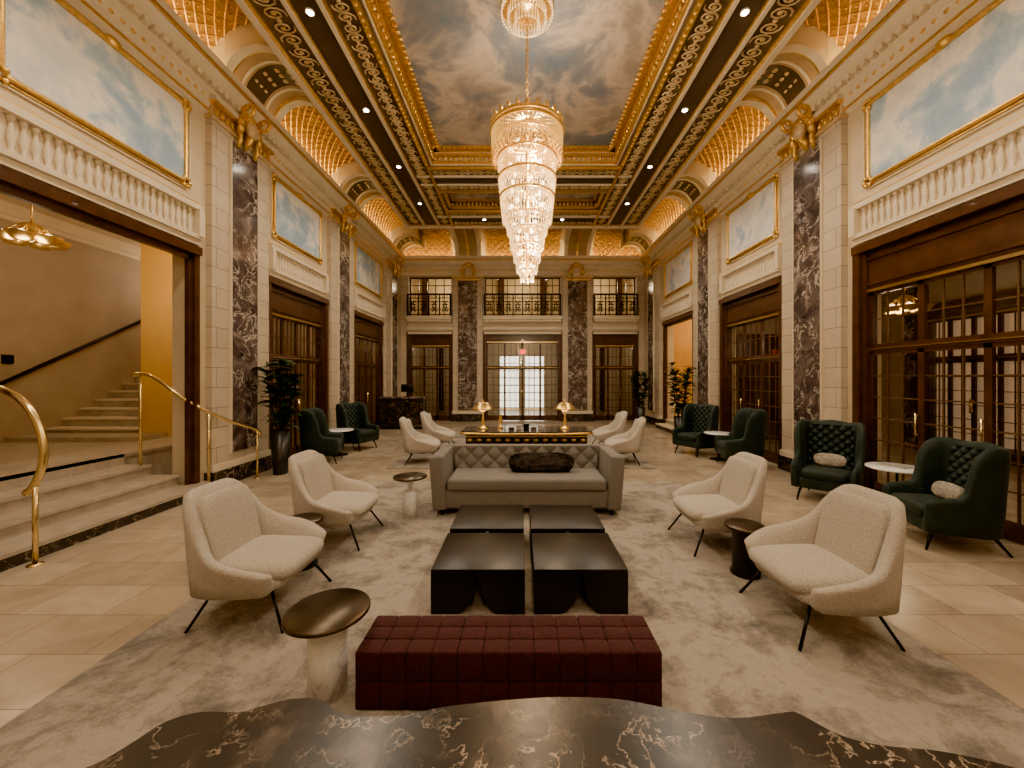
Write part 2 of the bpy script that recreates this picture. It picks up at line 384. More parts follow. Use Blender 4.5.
for sd in (-1,1):
    for (a,b_) in [(-0.4,2.1)]+BAYS: vault(sd,a,b_)
    m=MB('ceiling_cove_backing')
    for (a,b_) in [(BY,-0.4)]+PIERS: m.grid([[(sd*(W-q[0]),y,q[1]) for q in cprof] for y in (a,b_)],M_cream)
    m.obj()
    for (a,b_) in PIERS[:3]+[(13.75,15.05)]:
        m=MB('ceiling_arch_rib')
        def rib(y0,y1,drop,mt):
            low=crom([(4.60,6.42),(4.54,6.55),(4.40,6.70),(4.18,6.79),(3.94,6.76),(3.76,6.64)],5)
            e=drop*.1
            poly=[(sd*x,z+drop) for x,z in low]+[(sd*(3.741+e),7.19-drop*.1),(sd*(4.62-e),7.19-drop*.1)]
            m.prism(poly,'y',y0,y1,mt)
        rib(a+.10,b_-.10,0.05,M_umber2)
        rib(a,a+.14,0,M_cream2); rib(b_-.14,b_,0,M_cream2)
        rib(a+.141,a+.18,0.02,M_gold); rib(b_-.18,b_-.141,0.02,M_gold)
        yc=(a+b_)/2; 
        for yy in (yc-.32,yc+.28): rib(yy,yy+.04,0.03,M_cream2)
        rib(yc-0.22,yc+0.22,0.04,M_dark)
        for yo in (-0.12,0.0,0.12):
            for x,z in ((4.52,6.66),(4.36,6.78),(4.15,6.835),(3.95,6.80)):
                m.sph((sd*x,yc+yo,z),0.05,M_orn,(1,1.0,0.5),8)
        m.obj()
for (a,b_) in ((-W,-2.75),(-1.45,1.45),(2.75,W)): vault(0,0,0,True,a,b_)
m=MB('ceiling_cove_backing')
for (a,b_) in ((-2.75,-1.45),(1.45,2.75)): m.grid([[(x,FY-q[0],q[1]-0.0) for q in fprof] for x in (a,b_)],M_cream)
for sx in (-1,1):
    xc=sx*2.1
    for xa,xb,dz,mt in ((xc-0.45,xc+0.45,0.0,M_umber2),(xc-0.5,xc-0.36,-0.05,M_cream2),(xc+0.36,xc+0.5,-0.05,M_cream2),(xc-0.04,xc+0.04,-0.04,M_gold)):
        poly=[(FY-0.36,6.42)]+[(FY-0.40,6.60+dz),(FY-0.6,6.85+dz),(FY-1.0,6.98+dz),(FY-1.8,7.02+dz),(FY-2.7,6.95+dz)]+[(FY-2.75,7.19),(FY-0.3,7.19)]
        m.prism(poly,'x',xa,xb,mt)
    for dx in (-0.18,0.18):
        pth=[(xc+dx,FY-0.3-0.10*math.cos(i/14*2*pi)*(.4+.6*i/14),6.0+0.12*math.sin(i/14*2*pi)*(.4+.6*i/14)) for i in range(15)]+[(xc+dx,FY-0.12,5.6)]
        m.tube(pth,0.04,M_gold,6)
    for i in range(8):
        a=i/7*pi; m.sph((xc+.24*math.cos(a),FY-.28,5.8+.3*math.sin(a)),0.08,M_gold,(1,.7,1.3),8)
m.obj()

m=MB('ceiling')
SZ=6.6; TZ=7.2; BI=2.15; BO=3.75
Y1a=9.0; Y2a=10.25; Y2b=11.35; YE=12.6
for sd in (-1,1):
    x0,x1=sorted((sd*BI,sd*BO)); m.box(x0,BY,SZ,x1,YE,TZ-.001,M_umber)
m.box(-BI,Y1a,SZ,BI,Y2a,TZ-.001,M_umber); m.box(-BI,Y2b,SZ,BI,YE,TZ-.001,M_umber)
m.box(-BI,BY,SZ,BI,-2.4,TZ-.001,M_umber)
m.box(-W-0.3,BY-0.3,TZ,W+0.3,FY+0.3,TZ+0.15,M_cream)
m.obj()
m=MB('ceiling_painting'); m.box(-BI,-2.4,6.95,BI,Y1a,7.0,M_sky1); m.box(-BI,Y2a,6.85,BI,Y2b,6.9,M_sky1); m.obj()
m=MB('trim_ceiling_mouldings')
def strip(x0,y0,x1,y1,drop,mt,zt=SZ): m.box(min(x0,x1),min(y0,y1),zt-drop,max(x0,x1),max(y0,y1),zt,mt)
for sd in (-1,1):
    for a,b_,dr,mt in ((3.75,3.66,0.07,M_cream2),(3.66,3.60,0.04,M_gold),(3.18,3.12,0.06,M_cream2),(3.12,3.09,0.04,M_gold),(2.72,2.66,0.06,M_cream2),(2.66,2.63,0.04,M_gold),(2.27,2.20,0.06,M_gold)):
        strip(sd*a,BY,sd*b_,YE,dr,mt)
    strip(sd*3.09,BY,sd*2.72,YE,0.012,M_dark)
def xstrip(ya,yb,dr,mt,hw=2.2): strip(-hw,ya,hw,yb,dr,mt)
xstrip(Y1a+0.03,Y1a+0.1,0.06,M_gold); xstrip(Y1a+0.42,Y1a+0.46,0.05,M_cream2,2.6); xstrip(Y1a+0.46,Y1a+.82,0.012,M_dark,2.6); xstrip(Y1a+.82,Y1a+.86,0.05,M_cream2,2.6)
xstrip(Y2a-0.1,Y2a-0.03,0.06,M_gold); xstrip(Y2b+0.03,Y2b+0.1,0.06,M_gold)
xstrip(Y2b+0.4,Y2b+0.46,0.06,M_cream2,2.6); xstrip(Y2b+.46,Y2b+.85,0.012,M_dark,2.6); xstrip(YE-0.1,YE,0.08,M_cream2,3.75); xstrip(YE-0.16,YE-0.1,0.04,M_gold,3.6)
def frame(ya,yb,zt,mt,inset,h0,h1):
    for sd in (-1,1):
        x0,x1=sorted((sd*BI,sd*(BI-inset))); m.box(x0,ya,h0,x1,yb,h1,mt)
    m.box(-BI,yb-inset,h0,BI,yb,h1,mt); m.box(-BI,ya,h0,BI,ya+inset,h1,mt)
frame(-2.4,Y1a,0,M_cream2,0.02,6.6,6.95); frame(-2.4,Y1a,0,M_gold,0.06,6.62,6.68); frame(-2.4,Y1a,0,M_gold,0.10,6.78,6.84); frame(-2.4,Y1a,0,M_gold,0.2,6.90,6.949)
frame(Y2a,Y2b,0,M_gold,0.08,6.62,6.68); frame(Y2a,Y2b,0,M_gold,0.14,6.78,6.849)
m.obj()
m=MB('trim_gilt_beading')
for sd in (-1,1):
    y=-2.3
    while y<Y1a-0.05:
        m.sph((sd*(BI-0.07),y,6.73),0.05,M_gold,(0.8,0.9,1.2),6); m.sph((sd*(BI-0.20),y,6.90),0.045,M_gold,(1.4,0.8,0.8),6); 
        m.sph((sd*2.235,y,6.54),0.035,M_gold,(1,1.1,.8),6); y+=0.115
x=-BI+0.1
while x<BI:
    m.sph((x,Y1a-0.07,6.73),0.05,M_gold,(.9,.8,1.2),6); m.sph((x,Y1a-0.2,6.90),0.045,M_gold,(0.8,1.4,.8),6); m.sph((x,Y2b-0.07,6.73),0.05,M_gold,(.9,.8,1.2),6); x+=0.115
m.obj()
def scrolls(name,segs):
    cu=D.curves.new(name,'CURVE'); cu.dimensions='3D'; cu.bevel_depth=0.015; cu.bevel_resolution=0; cu.materials.append(M_orn)
    m=MB('rosettes')
    for (ax,c,a,b_,hw,z) in segs:
        u=hw*2.1; k=max(1,int((b_-a)/u)); u=(b_-a)/k
        for i in range(k):
            s0=a+(i+0.5)*u; sg=1 if i%2 else -1
            for mir in (1,-1):
                pts=[]
                for q in range(18):
                    th=q/17*3.6*pi; r=hw*0.08+hw*0.78*(q/17)
                    lx=mir*(r*math.cos(th)*0.62+u*.24); ly=sg*mir*r*math.sin(th)
                    pts.append((lx,ly))
                sp=cu.splines.new('POLY'); sp.points.add(len(pts)-1)
                for q,(lx,ly) in enumerate(pts):
                    P=(c+ly,s0+lx,z) if ax=='y' else (s0+lx,c+ly,z)
                    sp.points[q].co=(*P,1)
                P=(c,s0+mir*u*.24,z) if ax=='y' else (s0+mir*u*.24,c,z)
                m.sph(P,hw*.16,M_gold,(1,1,.4),6)
            P=(c,s0+.5*u,z) if ax=='y' else (s0+.5*u,c,z)
            m.sph(P,hw*0.22,M_orn,(1,1,0.4),6)
    o=D.objects.new(name,cu); COL.objects.link(o); m.obj(parent=o)
segs=[]
for sd in (-1,1):
    segs.append(('y',sd*3.39,0.0,YE-0.3,0.19,SZ-0.02)); segs.append(('y',sd*2.45,0.0,YE-0.3,0.15,SZ-0.02))
segs+= [('x',Y1a+0.26,-2.2,2.2,0.14,SZ-0.02),('x',Y2a-0.25,-2.2,2.2,0.12,SZ-0.02),('x',Y2b+0.25,-2.2,2.2,0.13,SZ-0.02),('x',YE-0.3,-2.2,2.2,0.12,SZ-0.02)]
scrolls('trim_ceiling_scrollwork',segs)

m=MB('recessed_downlights')
dls=[]
for sd in (-1,1):
    for y in (-0.5,1.4,3.3,5.2,7.1,9.0,10.9): dls.append((sd*2.9,y))
for x,y in dls+[(-1.2,12.0),(1.2,12.0)]:
    m.cyl((x,y,SZ-0.03),(x,y,SZ-0.005),0.06,M_cream2,n=16); m.cyl((x,y,SZ-0.034),(x,y,SZ-0.03),0.043,M_down,n=16)
m.obj()

def bay_panel(sd,y0,y1,idx):
    m=MB('trim_frieze_balustrade')
    def bx(a,b_,z0,z1,ins,mt,base=W): 
        x0,x1=sorted((sd*(base),sd*(W-ins))); m.box(x0,a,z0,x1,b_,z1,mt)
    ya,yb=y0+0.10,y1-0.16
    bx(ya,yb,3.74,3.80,0.10,M_cream2); bx(ya,yb,3.66,3.74,0.06,M_cream2); bx(ya,yb,4.16,4.24,0.10,M_cream2); bx(ya,yb,3.8,4.16,0.012,M_cream2)
    k=int((yb-ya-0.24)/0.092)
    for i in range(k):
        y=ya+0.16+i*(yb-ya-0.32)/(k-1)
        m.lathe([(0.03,0),(0.03,0.03),(0.016,0.05),(0.034,0.13),(0.03,0.19),(0.016,0.28),(0.02,0.31),(0.032,0.33),(0.032,0.36)],(sd*(W-0.028),y,3.80),M_cream2,8)
    for y in (ya+0.04,yb-0.04): bx(y-0.05,y+0.05,3.78,4.18,0.12,M_cream2)
    bx(ya,yb,4.24,4.27,0.07,M_gold)
    m.obj()
    m=MB('mural_cloud_painting')
    a,b_=y0+0.28,y1-0.38; z0,z1=4.50,5.60
    x0,x1=sorted((sd*(W-.001),sd*(W-.02))); m.box(x0,a,z0,x1,b_,z1,M_sky2)
    def loop(off,r,mt,xo):
        x=sd*(W-xo); c=0.06
        pts=[(x,a-off,z0-off+c),(x,a-off,z1+off-c),(x,a-off+c,z1+off),(x,b_+off-c,z1+off),(x,b_+off,z1+off-c),(x,b_+off,z0-off+c),(x,b_+off-c,z0-off),(x,a-off+c,z0-off)]
        m.tube(pts,r,mt,8,True)
    loop(0.0,0.028,M_gold,0.030); loop(0.05,0.013,M_gold,0.014); loop(0.085,0.012,M_cream2,0.013)
    for yy in (a,b_):
        for zz in (z0,z1):
            for q in range(6):
                an=q/6*2*pi; m.sph((sd*(W-0.04),yy+0.06*math.cos(an),zz+0.06*math.sin(an)),0.035,M_gold,(.6,1,1),6)
    m.sph((sd*(W-0.04),(a+b_)/2,z1+0.03),0.07,M_gold,(.5,1.5,1),8)
    m.obj()
for sd in (-1,1):
    for i,(a,b_) in enumerate(BAYS): bay_panel(sd,a,b_,i)

def unit(name,w,h=OZ,header=0.62,leaves=4,solid=True,transom=True,open_=False,fr=M_wood):
    m=MB(name)
    J=0.09
    if open_:
        J=.07
        m.box(-w/2,-0.08,0,-w/2+J,-0.02,h,fr); m.box(w/2-J,-0.08,0,w/2,-0.02,h,fr)
        m.box(-w/2-0.07,-0.13,0,-w/2+0.02,-0.08,h+0.06,fr); m.box(w/2-0.02,-0.13,0,w/2+0.07,-0.08,h+0.06,fr)
        m.box(-w/2-0.08,-0.16,h-0.04,w/2+0.08,-0.08,h+0.08,fr)
        m.box(-w/2,-0.08,h-0.12,w/2,-0.02,h,fr)
        return m
    m.box(-w/2,-0.08,0,-w/2+J,0.08,h,fr); m.box(w/2-J,-0.08,0,w/2,0.08,h,fr)
    m.box(-w/2-0.08,-0.14,0,-w/2+0.03,-0.08,h+0.06,fr); m.box(w/2-0.03,-0.14,0,w/2+0.08,-0.08,h+0.06,fr)
    m.box(-w/2-0.08,-0.16,h-0.04,w/2+0.08,-0.08,h+0.08,fr)
    iw=w-2*J
    m.box(-w/2,-0.04,h-header,w/2,0.06,h,fr); m.box(-iw/2,-0.07,h-header+0.1,iw/2,-0.04,h-header+0.14,fr); m.box(-iw/2,-0.07,h-0.16,iw/2,-0.04,h-0.12,fr)
    m.box(-iw/2,-0.07,h-header,iw/2,-0.04,h-header+0.04,M_brass)
    top=h-header; rail=2.08
    m.box(-iw/2,-0.035,rail,iw/2,0.035,rail+0.10,fr); m.box(-iw/2,-0.045,rail+.03,iw/2,-0.035,rail+.045,M_brass)
    def bars(x0,x1,z0,z1,nc,nr,t=0.009):
        for i in range(1,nc): 
            x=x0+(x1-x0)*i/nc; m.box(x-t,-0.010,z0,x+t,0.010,z1,M_mull)
        for i in range(1,nr):
            z=z0+(z1-z0)*i/nr; m.box(x0,-0.009,z-t,x1,0.009,z+t,M_mull)
        m.add([(x0,0,z0),(x1,0,z0),(x1,0,z1),(x0,0,z1)],[(0,1,2,3)],M_glass)
    lw=iw/leaves
    for k in range(leaves):
        x0=-iw/2+k*lw; x1=x0+lw; s=0.038
        m.box(x0,-0.022,0.02,x0+s,0.022,top,fr); m.box(x1-s,-0.022,0.02,x1,0.022,top,fr)
        m.box(x0,-0.022,0.02,x1,0.022,0.22,fr); m.box(x0,-0.022,rail-0.05,x1,0.022,rail,fr); m.box(x0,-0.022,top-0.04,x1,0.022,top,fr)
        nc=3 if lw>0.48 else 2
        bars(x0+s,x1-s,0.22,rail-0.05,nc,6); bars(x0+s,x1-s,rail+0.10,top-0.04,nc,2)
        if k in (leaves//2-1,leaves//2):
            xx=x1-s/2 if k<leaves/2 else x0+s/2
            m.cyl((xx,-0.07,0.95),(xx,-0.07,1.25),0.012,M_brass,n=8); m.cyl((xx,-0.07,0.98),(xx,-0.02,0.98),0.01,M_brass,n=6); m.cyl((xx,-0.07,1.22),(xx,-0.02,1.22),0.01,M_brass,n=6)
    return m
wd=[o[1]-o[0] for o in OPEN]; yc=[(o[1]+o[0])/2 for o in OPEN]
unit('door_1',wd[0],open_=True).obj((-W-0.08,yc[0],0),pi/2)
unit('door_2',wd[1]).obj((-W-0.08,yc[1],0),pi/2)
unit('door_3',wd[2]).obj((-W-0.08,yc[2],0),pi/2)
unit('window_1',wd[0],leaves=3).obj((W+0.08,yc[0],0),-pi/2)
unit('window_2',wd[1],leaves=3).obj((W+0.08,yc[1],0),-pi/2)
unit('door_4',wd[2],open_=True).obj((W+0.08,yc[2],0),-pi/2)

for sd,nm in ((-1,'baseboard_left'),(1,'baseboard_right')):
    m=MB(nm)
    for a,b_ in ((BY,2.05),(3.33,3.36),(7.33,7.35),(9.65,9.67),(13.53,13.72)):
        x0,x1=sorted((sd*W,sd*(W-0.03))); m.box(x0,a,0,x1,b_,0.24,M_black)
    m.obj()

# ---------------------------------------------------------------- far wall
m=MB('wall_far')
GO=[(-4.5,-2.8),(-1.5,1.5),(2.8,4.5)]
GZ=3.45; UZ0=4.12; UZ1=5.72
ed=[-W-0.3]+[e for g in GO for e in g]+[W+0.3]
for i in range(0,len(ed),2): m.box(ed[i],FY,0,ed[i+1],FY+0.3,7.3,M_block)
for g in GO:
    m.box(g[0],FY,GZ,g[1],FY+0.3,UZ0,M_cream2); m.box(g[0],FY,UZ1,g[1],FY+0.3,7.3,M_cream2)
m.obj()
m=MB('trim_far_pilasters')
for sx in (-1,1):
    xc=sx*2.15
    m.box(xc-0.58,FY-0.12,0.3,xc+0.58,FY,5.72,M_block); m.box(xc-0.62,FY-0.2,0,xc+0.62,FY,0.3,M_black); m.box(xc-0.6,FY-0.17,0.3,xc+0.6,FY,0.42,M_cream2)
    m.box(xc-0.37,FY-0.18,0.45,xc+0.37,FY-0.12,5.5,M_pmarb)
    m.box(xc-0.62,FY-0.2,5.62,xc+0.62,FY,5.74,M_orn)
    m.box(xc-0.45,FY-0.22,5.5,xc+0.45,FY-0.12,5.56,M_gold)
for g in GO:
    m.box(g[0]-0.05,FY-0.06,3.6,g[1]+0.05,FY,3.68,M_cream2); m.box(g[0]-0.02,FY-0.05,GZ-0.02,g[1]+0.02,FY,GZ+0.06,M_cream2)
m.obj()
unit('door_5',3.0,h=GZ,header=0.35,leaves=4).obj((0,FY+0.12,0),0)
unit('window_3',1.7,h=GZ,header=0.5,leaves=3).obj((-3.65,FY+0.12,0),0)
unit('window_4',1.7,h=GZ,header=0.5,leaves=3).obj((3.65,FY+0.12,0),0)
def upwin(name,w,h,x,y,z):
    m=MB(name); t=0.05
    m.box(-w/2,-0.03,0,-w/2+t,0.03,h,M_wood); m.box(w/2-t,-0.03,0,w/2,0.03,h,M_wood); m.box(-w/2,-0.03,h-t,w/2,0.03,h,M_wood); m.box(-w/2,-0.03,0,w/2,0.03,t,M_wood)
    nc=int(w/0.30)
    for i in range(1,nc): m.box(-w/2+w*i/nc-0.016,-0.02,0,-w/2+w*i/nc+0.016,0.02,h,M_wood)
    for i in range(1,5): m.box(-w/2,-0.02,h*i/5-0.014,w/2,0.02,h*i/5+0.014,M_wood)
    m.add([(-w/2,0,0),(w/2,0,0),(w/2,0,h),(-w/2,0,h)],[(0,1,2,3)],M_glass)
    m.obj((x,y,z))
upwin('window_5',1.7,1.6,-3.65,FY+.24,4.12); upwin('window_6',3.0,1.6,0,FY+.24,4.12); upwin('window_7',1.7,1.6,3.65,FY+.24,4.12)
def balcony(x0,x1,dep):
    m=MB('balcony_railing')
    m.box(x0-0.06,FY-dep-0.04,3.98,x1+0.06,FY-0.001,4.12,M_cream2); m.box(x0-0.02,FY-dep,3.9,x1+0.02,FY-0.001,3.98,M_cream2)
    y=FY-dep+0.02; z0,z1=4.16,4.98
    m.box(x0,y-0.025,z1-0.05,x1,y+0.025,z1,M_iron); m.box(x0,y-0.012,z0,x1,y+0.012,z0+0.04,M_iron); m.box(x0,y-0.01,z1-0.18,x1,y+0.01,z1-0.15,M_iron)
    k=int((x1-x0)/0.36); u=(x1-x0)/k
    for i in range(k+1):
        x=x0+i*u; m.box(x-0.024,y-0.018,4.12,x+0.024,y+0.018,z1,M_iron)
        if i<k:
            xc=x+u/2; zc=(z0+z1-0.14)/2
            for sx in (-1,1):
                for sz in (-1,1):
                    pts=[]
                    for q in range(13):
                        th=q/12*1.7*pi; r=0.025+0.065*q/12
                        pts.append((xc+sx*(0.075+r*math.cos(th)*.8),y,zc+sz*(0.15+r*math.sin(th))))
                    m.tube(pts,0.022,M_iron,5)
            m.tube([(xc+0.06*math.cos(q/10*2*pi),y,zc+0.06*math.sin(q/10*2*pi)) for q in range(10)],0.020,M_iron,5,True)
            for q in (-1,0,1): m.box(xc+q*0.09-0.010,y-0.008,z1-0.16,xc+q*0.09+0.010,y+0.008,z1,M_iron)
    for x in (x0,x1): m.box(x-.02,y,4.12,x+.02,FY,z1,M_iron)
    m.obj()
for g in GO: balcony(g[0]+0.02,g[1]-0.02,0.22)

m=MB('wall_vestibule')
m.box(-5.2,FY+0.3,-0.12,5.2,FY+6,0,M_floor)
m.box(-5.3,FY+0.3,0,-5.2,FY+6,7.3,M_cream); m.box(5.2,FY+0.3,0,5.3,FY+6,7.3,M_cream)
for a,b_ in ((-5.2,-1.2),(-0.15,0.15),(1.2,5.2)): m.box(a,FY+5.5,0,b_,FY+5.7,3.85,M_cream2)
m.box(-1.2,FY+5.5,2.9,1.2,FY+5.7,3.85,M_cream2)
m.box(-5.2,FY+5.9,0,5.2,FY+6.0,7.3,M_cream)
for s in (-1,1): m.box(s*1.9-.08,FY+.4,0,s*1.9+.08,FY+5.5,3.85,M_wood)
m.box(-5.2,FY+0.3,3.85,5.2,FY+6,4.1,M_cream2)
m.box(-5.2,FY+3.2,4.1,5.2,FY+3.3,7.3,M_cream)
m.box(-5.2,FY+0.3,6.4,5.2,FY+3.3,6.5,M_cream)
for x in (-4.6,-2.7,-1.0,1.0,2.7,4.6): m.box(x-.15,FY+3.1,4.1,x+.15,FY+3.2,6.4,M_wood)
for x in (-4.3,-3.0,3.0,4.3): m.box(x-.12,FY+5.4,0,x+.12,FY+5.5,3.3,M_wood)
m.obj()
M_day=emis('frosted_daylight',(1.0,0.92,0.74),3.2)
m=MB('window_8')
for x0 in (-1.2,0.15):
    m.box(x0,FY+5.6,0.1,x0+1.05,FY+5.62,2.9,M_day)
    for i in range(5): m.box(x0+i*0.2575,FY+5.5,0.1,x0+i*0.2575+0.025,FY+5.58,2.9,M_wood)
    for i in range(8): m.box(x0,FY+5.5,0.1+i*0.395,x0+1.05,FY+5.58,0.13+i*0.395,M_wood)
m.obj()
m=MB('exit_sign'); m.box(-0.14,FY-0.06,2.62,0.16,FY-0.02,2.84,M_screen); m.box(-0.10,FY-0.072,2.66,0.12,FY-.06,2.80,M_exit); m.box(-0.02,FY-.06,2.84,0.02,FY-.02,3.12,M_iron)
m.obj((0,-0.0,0))

# ---------------------------------------------------------------- left stair hall
SX0=-8.95; LZ=0.6
m=MB('wall_stair_hall')
m.box(SX0-0.2,1.8,0,SX0,13.5,4.7,M_beige)
m.box(SX0,1.7,0,-W-0.3,1.8,4.7,M_beige)
m.box(-7.0,7.25,0,-W-0.3,7.4,4.7,M_goldwall)
m.box(-7.15,7.25,0,-7.0,13.5,4.7,M_goldwall)
m.box(SX0,13.3,0,-7.15,13.5,4.7,M_beige)
m.box(SX0-0.2,1.7,4.7,-W-0.3,13.5,4.85,M_cream)
m.box(SX0,1.8,4.5,SX0+0.12,13.3,4.699,M_cream2); m.box(SX0,1.8,4.42,SX0+0.06,13.3,4.5,M_cream2)
m.box(-7.0,7.15,4.5,-W-0.3,7.249,4.699,M_cream2)
m.obj()
m=MB('staircase')
m.box(SX0+.001,1.81,0.0,-5.85,7.24,LZ-0.04,M_step); m.box(SX0+.001,1.81,LZ-0.04,-5.82,7.24,LZ,M_step)
y0s,y1s=OPEN[0][0]+0.08,OPEN[0][1]-0.08
for i,(xe,z) in enumerate(((-4.62,0.15),(-5.02,0.30),(-5.42,0.45))):
    r=0.3
    if i==0:
        yb=5.90
        poly=[(-5.86,y0s)]+[(-4.95,y0s),(-4.95,y0s-0.2),(xe,y0s-0.2)]+[(xe-r+r*math.cos(a*pi/12),yb-r+r*math.sin(a*pi/12)) for a in range(7)]+[(-4.95,yb),(-4.95,y1s),(-5.86,y1s)]
        ps=[(x+(-0.02 if x>-4.9 else 0),y) for x,y in poly]
    else:
        poly=[(-5.86,y0s),(xe,y0s),(xe,y1s),(-5.86,y1s)]; ps=[(-5.86,y0s),(xe-0.03,y0s),(xe-0.03,y1s),(-5.86,y1s)]
    m.prism(ps,'z',z-0.15,z-0.035,M_black if i==0 else M_step); m.prism(poly,'z',z-0.035,z,M_step)
m.box(-5.86,y0s,0.45,-5.82,y1s,0.6,M_step)
for i in range(16):
    z=LZ+0.165*(i+1); y=7.25+0.285*i
    m.box(SX0+.001,y-0.0+0.02,0 if i<1 else z-0.34,-7.151,y+0.32,z-0.035,M_step); m.box(SX0+.001,y,z-0.035,-7.151,y+0.32,z,M_cream2)
m.prism([(SX0+.01,7.24),(SX0+.01,6.68),(-7.0,6.68),(-6.72,6.82),(-6.65,7.1),(-6.65,7.24)],'z',LZ,LZ+.08,M_step)
m.obj()
m=MB('stair_handrail_wall')
m.tube([(SX0+0.1,5.9,1.5),(SX0+.10,6.3,1.5),(SX0+0.1,6.6,1.62),(SX0+0.1,11.5,1.62+4.9*0.58)],0.034,M_iron,8)
for y in (6.2,7.6,9.0,10.4): 
    z=1.5 if y<6.3 else 1.62+(y-6.6)*0.58
    m.cyl((SX0,y,z-0.06),(SX0+0.1,y,z-0.02),0.012,M_iron,n=6)
m.box(SX0,6.65,1.95,SX0+0.03,6.8,2.1,M_iron)
m.obj()
def pend(name,x,y,z,zc):
    m=MB(name)
    m.cyl((x,y,z+0.25),(x,y,zc),0.012,M_brass,n=8); m.lathe([(0.001,0.0),(0.08,-0.02),(0.09,-0.05)],(x,y,zc),M_brass,16)
    for k in range(6):
        a=k*pi/3; cx,cy=x+0.24*math.cos(a),y+0.24*math.sin(a)
        m.tube([(x,y,z+0.25),(x+0.12*math.cos(a),y+0.12*math.sin(a),z+0.22),(cx,cy,z+0.1)],0.012,M_brass,6)
        m.lathe([(0.02,-0.06),(0.10,-0.045),(0.16,0.04),(0.165,0.05)],(cx,cy,z),M_shade,16); m.sph((cx,cy,z+0.05),0.05,M_lamp,n=8)
    m.lathe([(0.02,0.28),(0.1,0.24),(0.16,0.1),(0.10,0.0),(0.02,-0.04)],(x,y,z),M_brass,16)
    m.obj()
pend('pendant_light',-7.3,5.75,3.72,4.7)

m=MB('brass_handrail')
rp=crom([(-6.3,3.62,1.62),(-5.8,3.61,1.63),(-5.2,3.6,1.64),(-4.82,3.58,1.58),(-4.58,3.56,1.42),(-4.45,3.55,1.16),(-4.43,3.54,.94),(-4.50,3.54,.74),(-4.57,3.54,.66)],6)
m.tube(rp,0.03,M_brass,10); m.sph((-4.57,3.54,.66),0.036,M_brass,n=10)
m.cyl((-4.50,3.54,0.0),(-4.50,3.54,0.76),0.02,M_brass); m.lathe([(0.055,0),(0.055,0.012),(0.025,0.02)],(-4.50,3.54,0),M_brass,16)
m.cyl((-5.95,3.61,0.6),(-5.95,3.61,1.61),0.018,M_brass); m.lathe([(0.05,0.6),(0.05,0.612),(0.022,0.62)],(-5.95,3.61,0),M_brass,16)
m.obj()
m=MB('brass_handrail')
rp=crom([(-5.62,5.56,1.74),(-5.5,5.57,1.76),(-5.32,5.59,1.69),(-5.0,5.64,1.43),(-4.8,5.85,1.2),(-4.65,6.2,.99),(-4.57,6.58,.84),(-4.55,6.68,.72)],5)
m.tube(rp,0.026,M_brass,10)
m.cyl((-4.56,6.62,0),(-4.56,6.62,0.82),0.018,M_brass); m.lathe([(0.05,0),(0.05,0.012),(0.022,0.02)],(-4.56,6.62,0),M_brass,16)
m.cyl((-4.76,5.84,0.15),(-4.76,5.84,1.16),0.018,M_brass)
m.cyl((-5.52,5.57,0.45),(-5.52,5.57,1.75),0.018,M_brass)
m.obj()

m=MB('wall_left_lounge')
m.box(-6.98,7.41,-0.12,-W-0.3,FY,0,M_floor)
m.box(-6.98,7.41,3.9,-W-0.3,FY,4.0,M_cream); m.box(-6.97,13.51,0,-6.9,FY,3.9,M_beige); m.box(-6.99,7.41,0,-6.97,13.5,3.9,M_beige); m.box(-6.97,FY,0,-W-0.31,FY+0.1,3.9,M_beige)
m.obj()
m=MB('wall_right_lounge')
RX=9.6
m.box(W+0.3,0.5,-0.12,RX,10.8,0,M_floor); m.box(W+0.3,0.5,3.9,RX,10.75,4.0,M_cream)
m.box(RX,0.5,0,RX+0.1,10.8,4.0,M_beige); m.box(W+0.3,0.4,0,RX,0.5,4,M_beige); m.box(W+0.3,10.75,0,RX,10.89,4,M_beige)
for y in (1.6,4.3,6.9,9.5): m.box(RX-.12,y-.25,0,RX,y+.25,3.9,M_pmarb)
m.box(5.9,10.65,0,8.9,10.75,2.9,M_wood)
m.obj()
for i,y in enumerate((3.0,5.6,8.2)):
    u=unit('window_%d'%(9+i),2.0,h=3.3,header=0.3,leaves=4); u.obj((RX-0.15,y,0),-pi/2)
    mm=MB('window_shade'); mm.box(RX-0.03,y-0.85,0.3,RX-0.01,y+0.85,3.0,emis('dusk_glow%d'%i,(1.0,0.70,0.42),0.22)); mm.obj()
pend('pendant_light',7.2,4.2,3.0,3.9); pend('pendant_light',7.2,7.4,3.0,3.9)
m=MB('wall_stair_niche')
m.box(W+0.3,10.9,0,8.2,11.0,4.1,M_goldwall); m.box(W+0.3,14.0,0,8.2,14.1,4.1,M_goldwall); m.box(8.2,10.9,0,8.3,14.1,4.1,M_goldwall); m.box(W+0.3,10.9,4.1,8.3,14.1,4.2,M_cream)
m.obj()
m=MB('entry_steps')
m.box(5.8,11.01,0.0,8.19,13.99,0.6,M_step)
for i,(xe,z) in enumerate(((4.55,0.15),(4.9,0.30),(5.25,0.45))):
    a,b_=OPEN[2][0]+0.08,OPEN[2][1]-0.08
    m.box(xe,a,z-0.15,5.8,b_,z-0.03,M_black if i==0 else M_step); m.box(xe-0.02,a,z-0.03,5.8,b_,z,M_cream2)
for i in range(7): m.box(6.2+.28*i,12.6,.6,6.48+.28*i,13.98,.6+.16*(i+1),M_cream2)
m.obj()
m=MB('brass_handrail'); m.tube([(4.45,11.5,0.9),(4.7,11.5,0.95),(5.8,11.5,1.5),(6.4,11.5,1.55)],0.025,M_brass,8); m.cyl((4.45,11.5,0),(4.45,11.5,0.9),0.018,M_brass); m.cyl((6.0,11.5,0.6),(6.0,11.5,1.5),0.018,M_brass); m.obj()

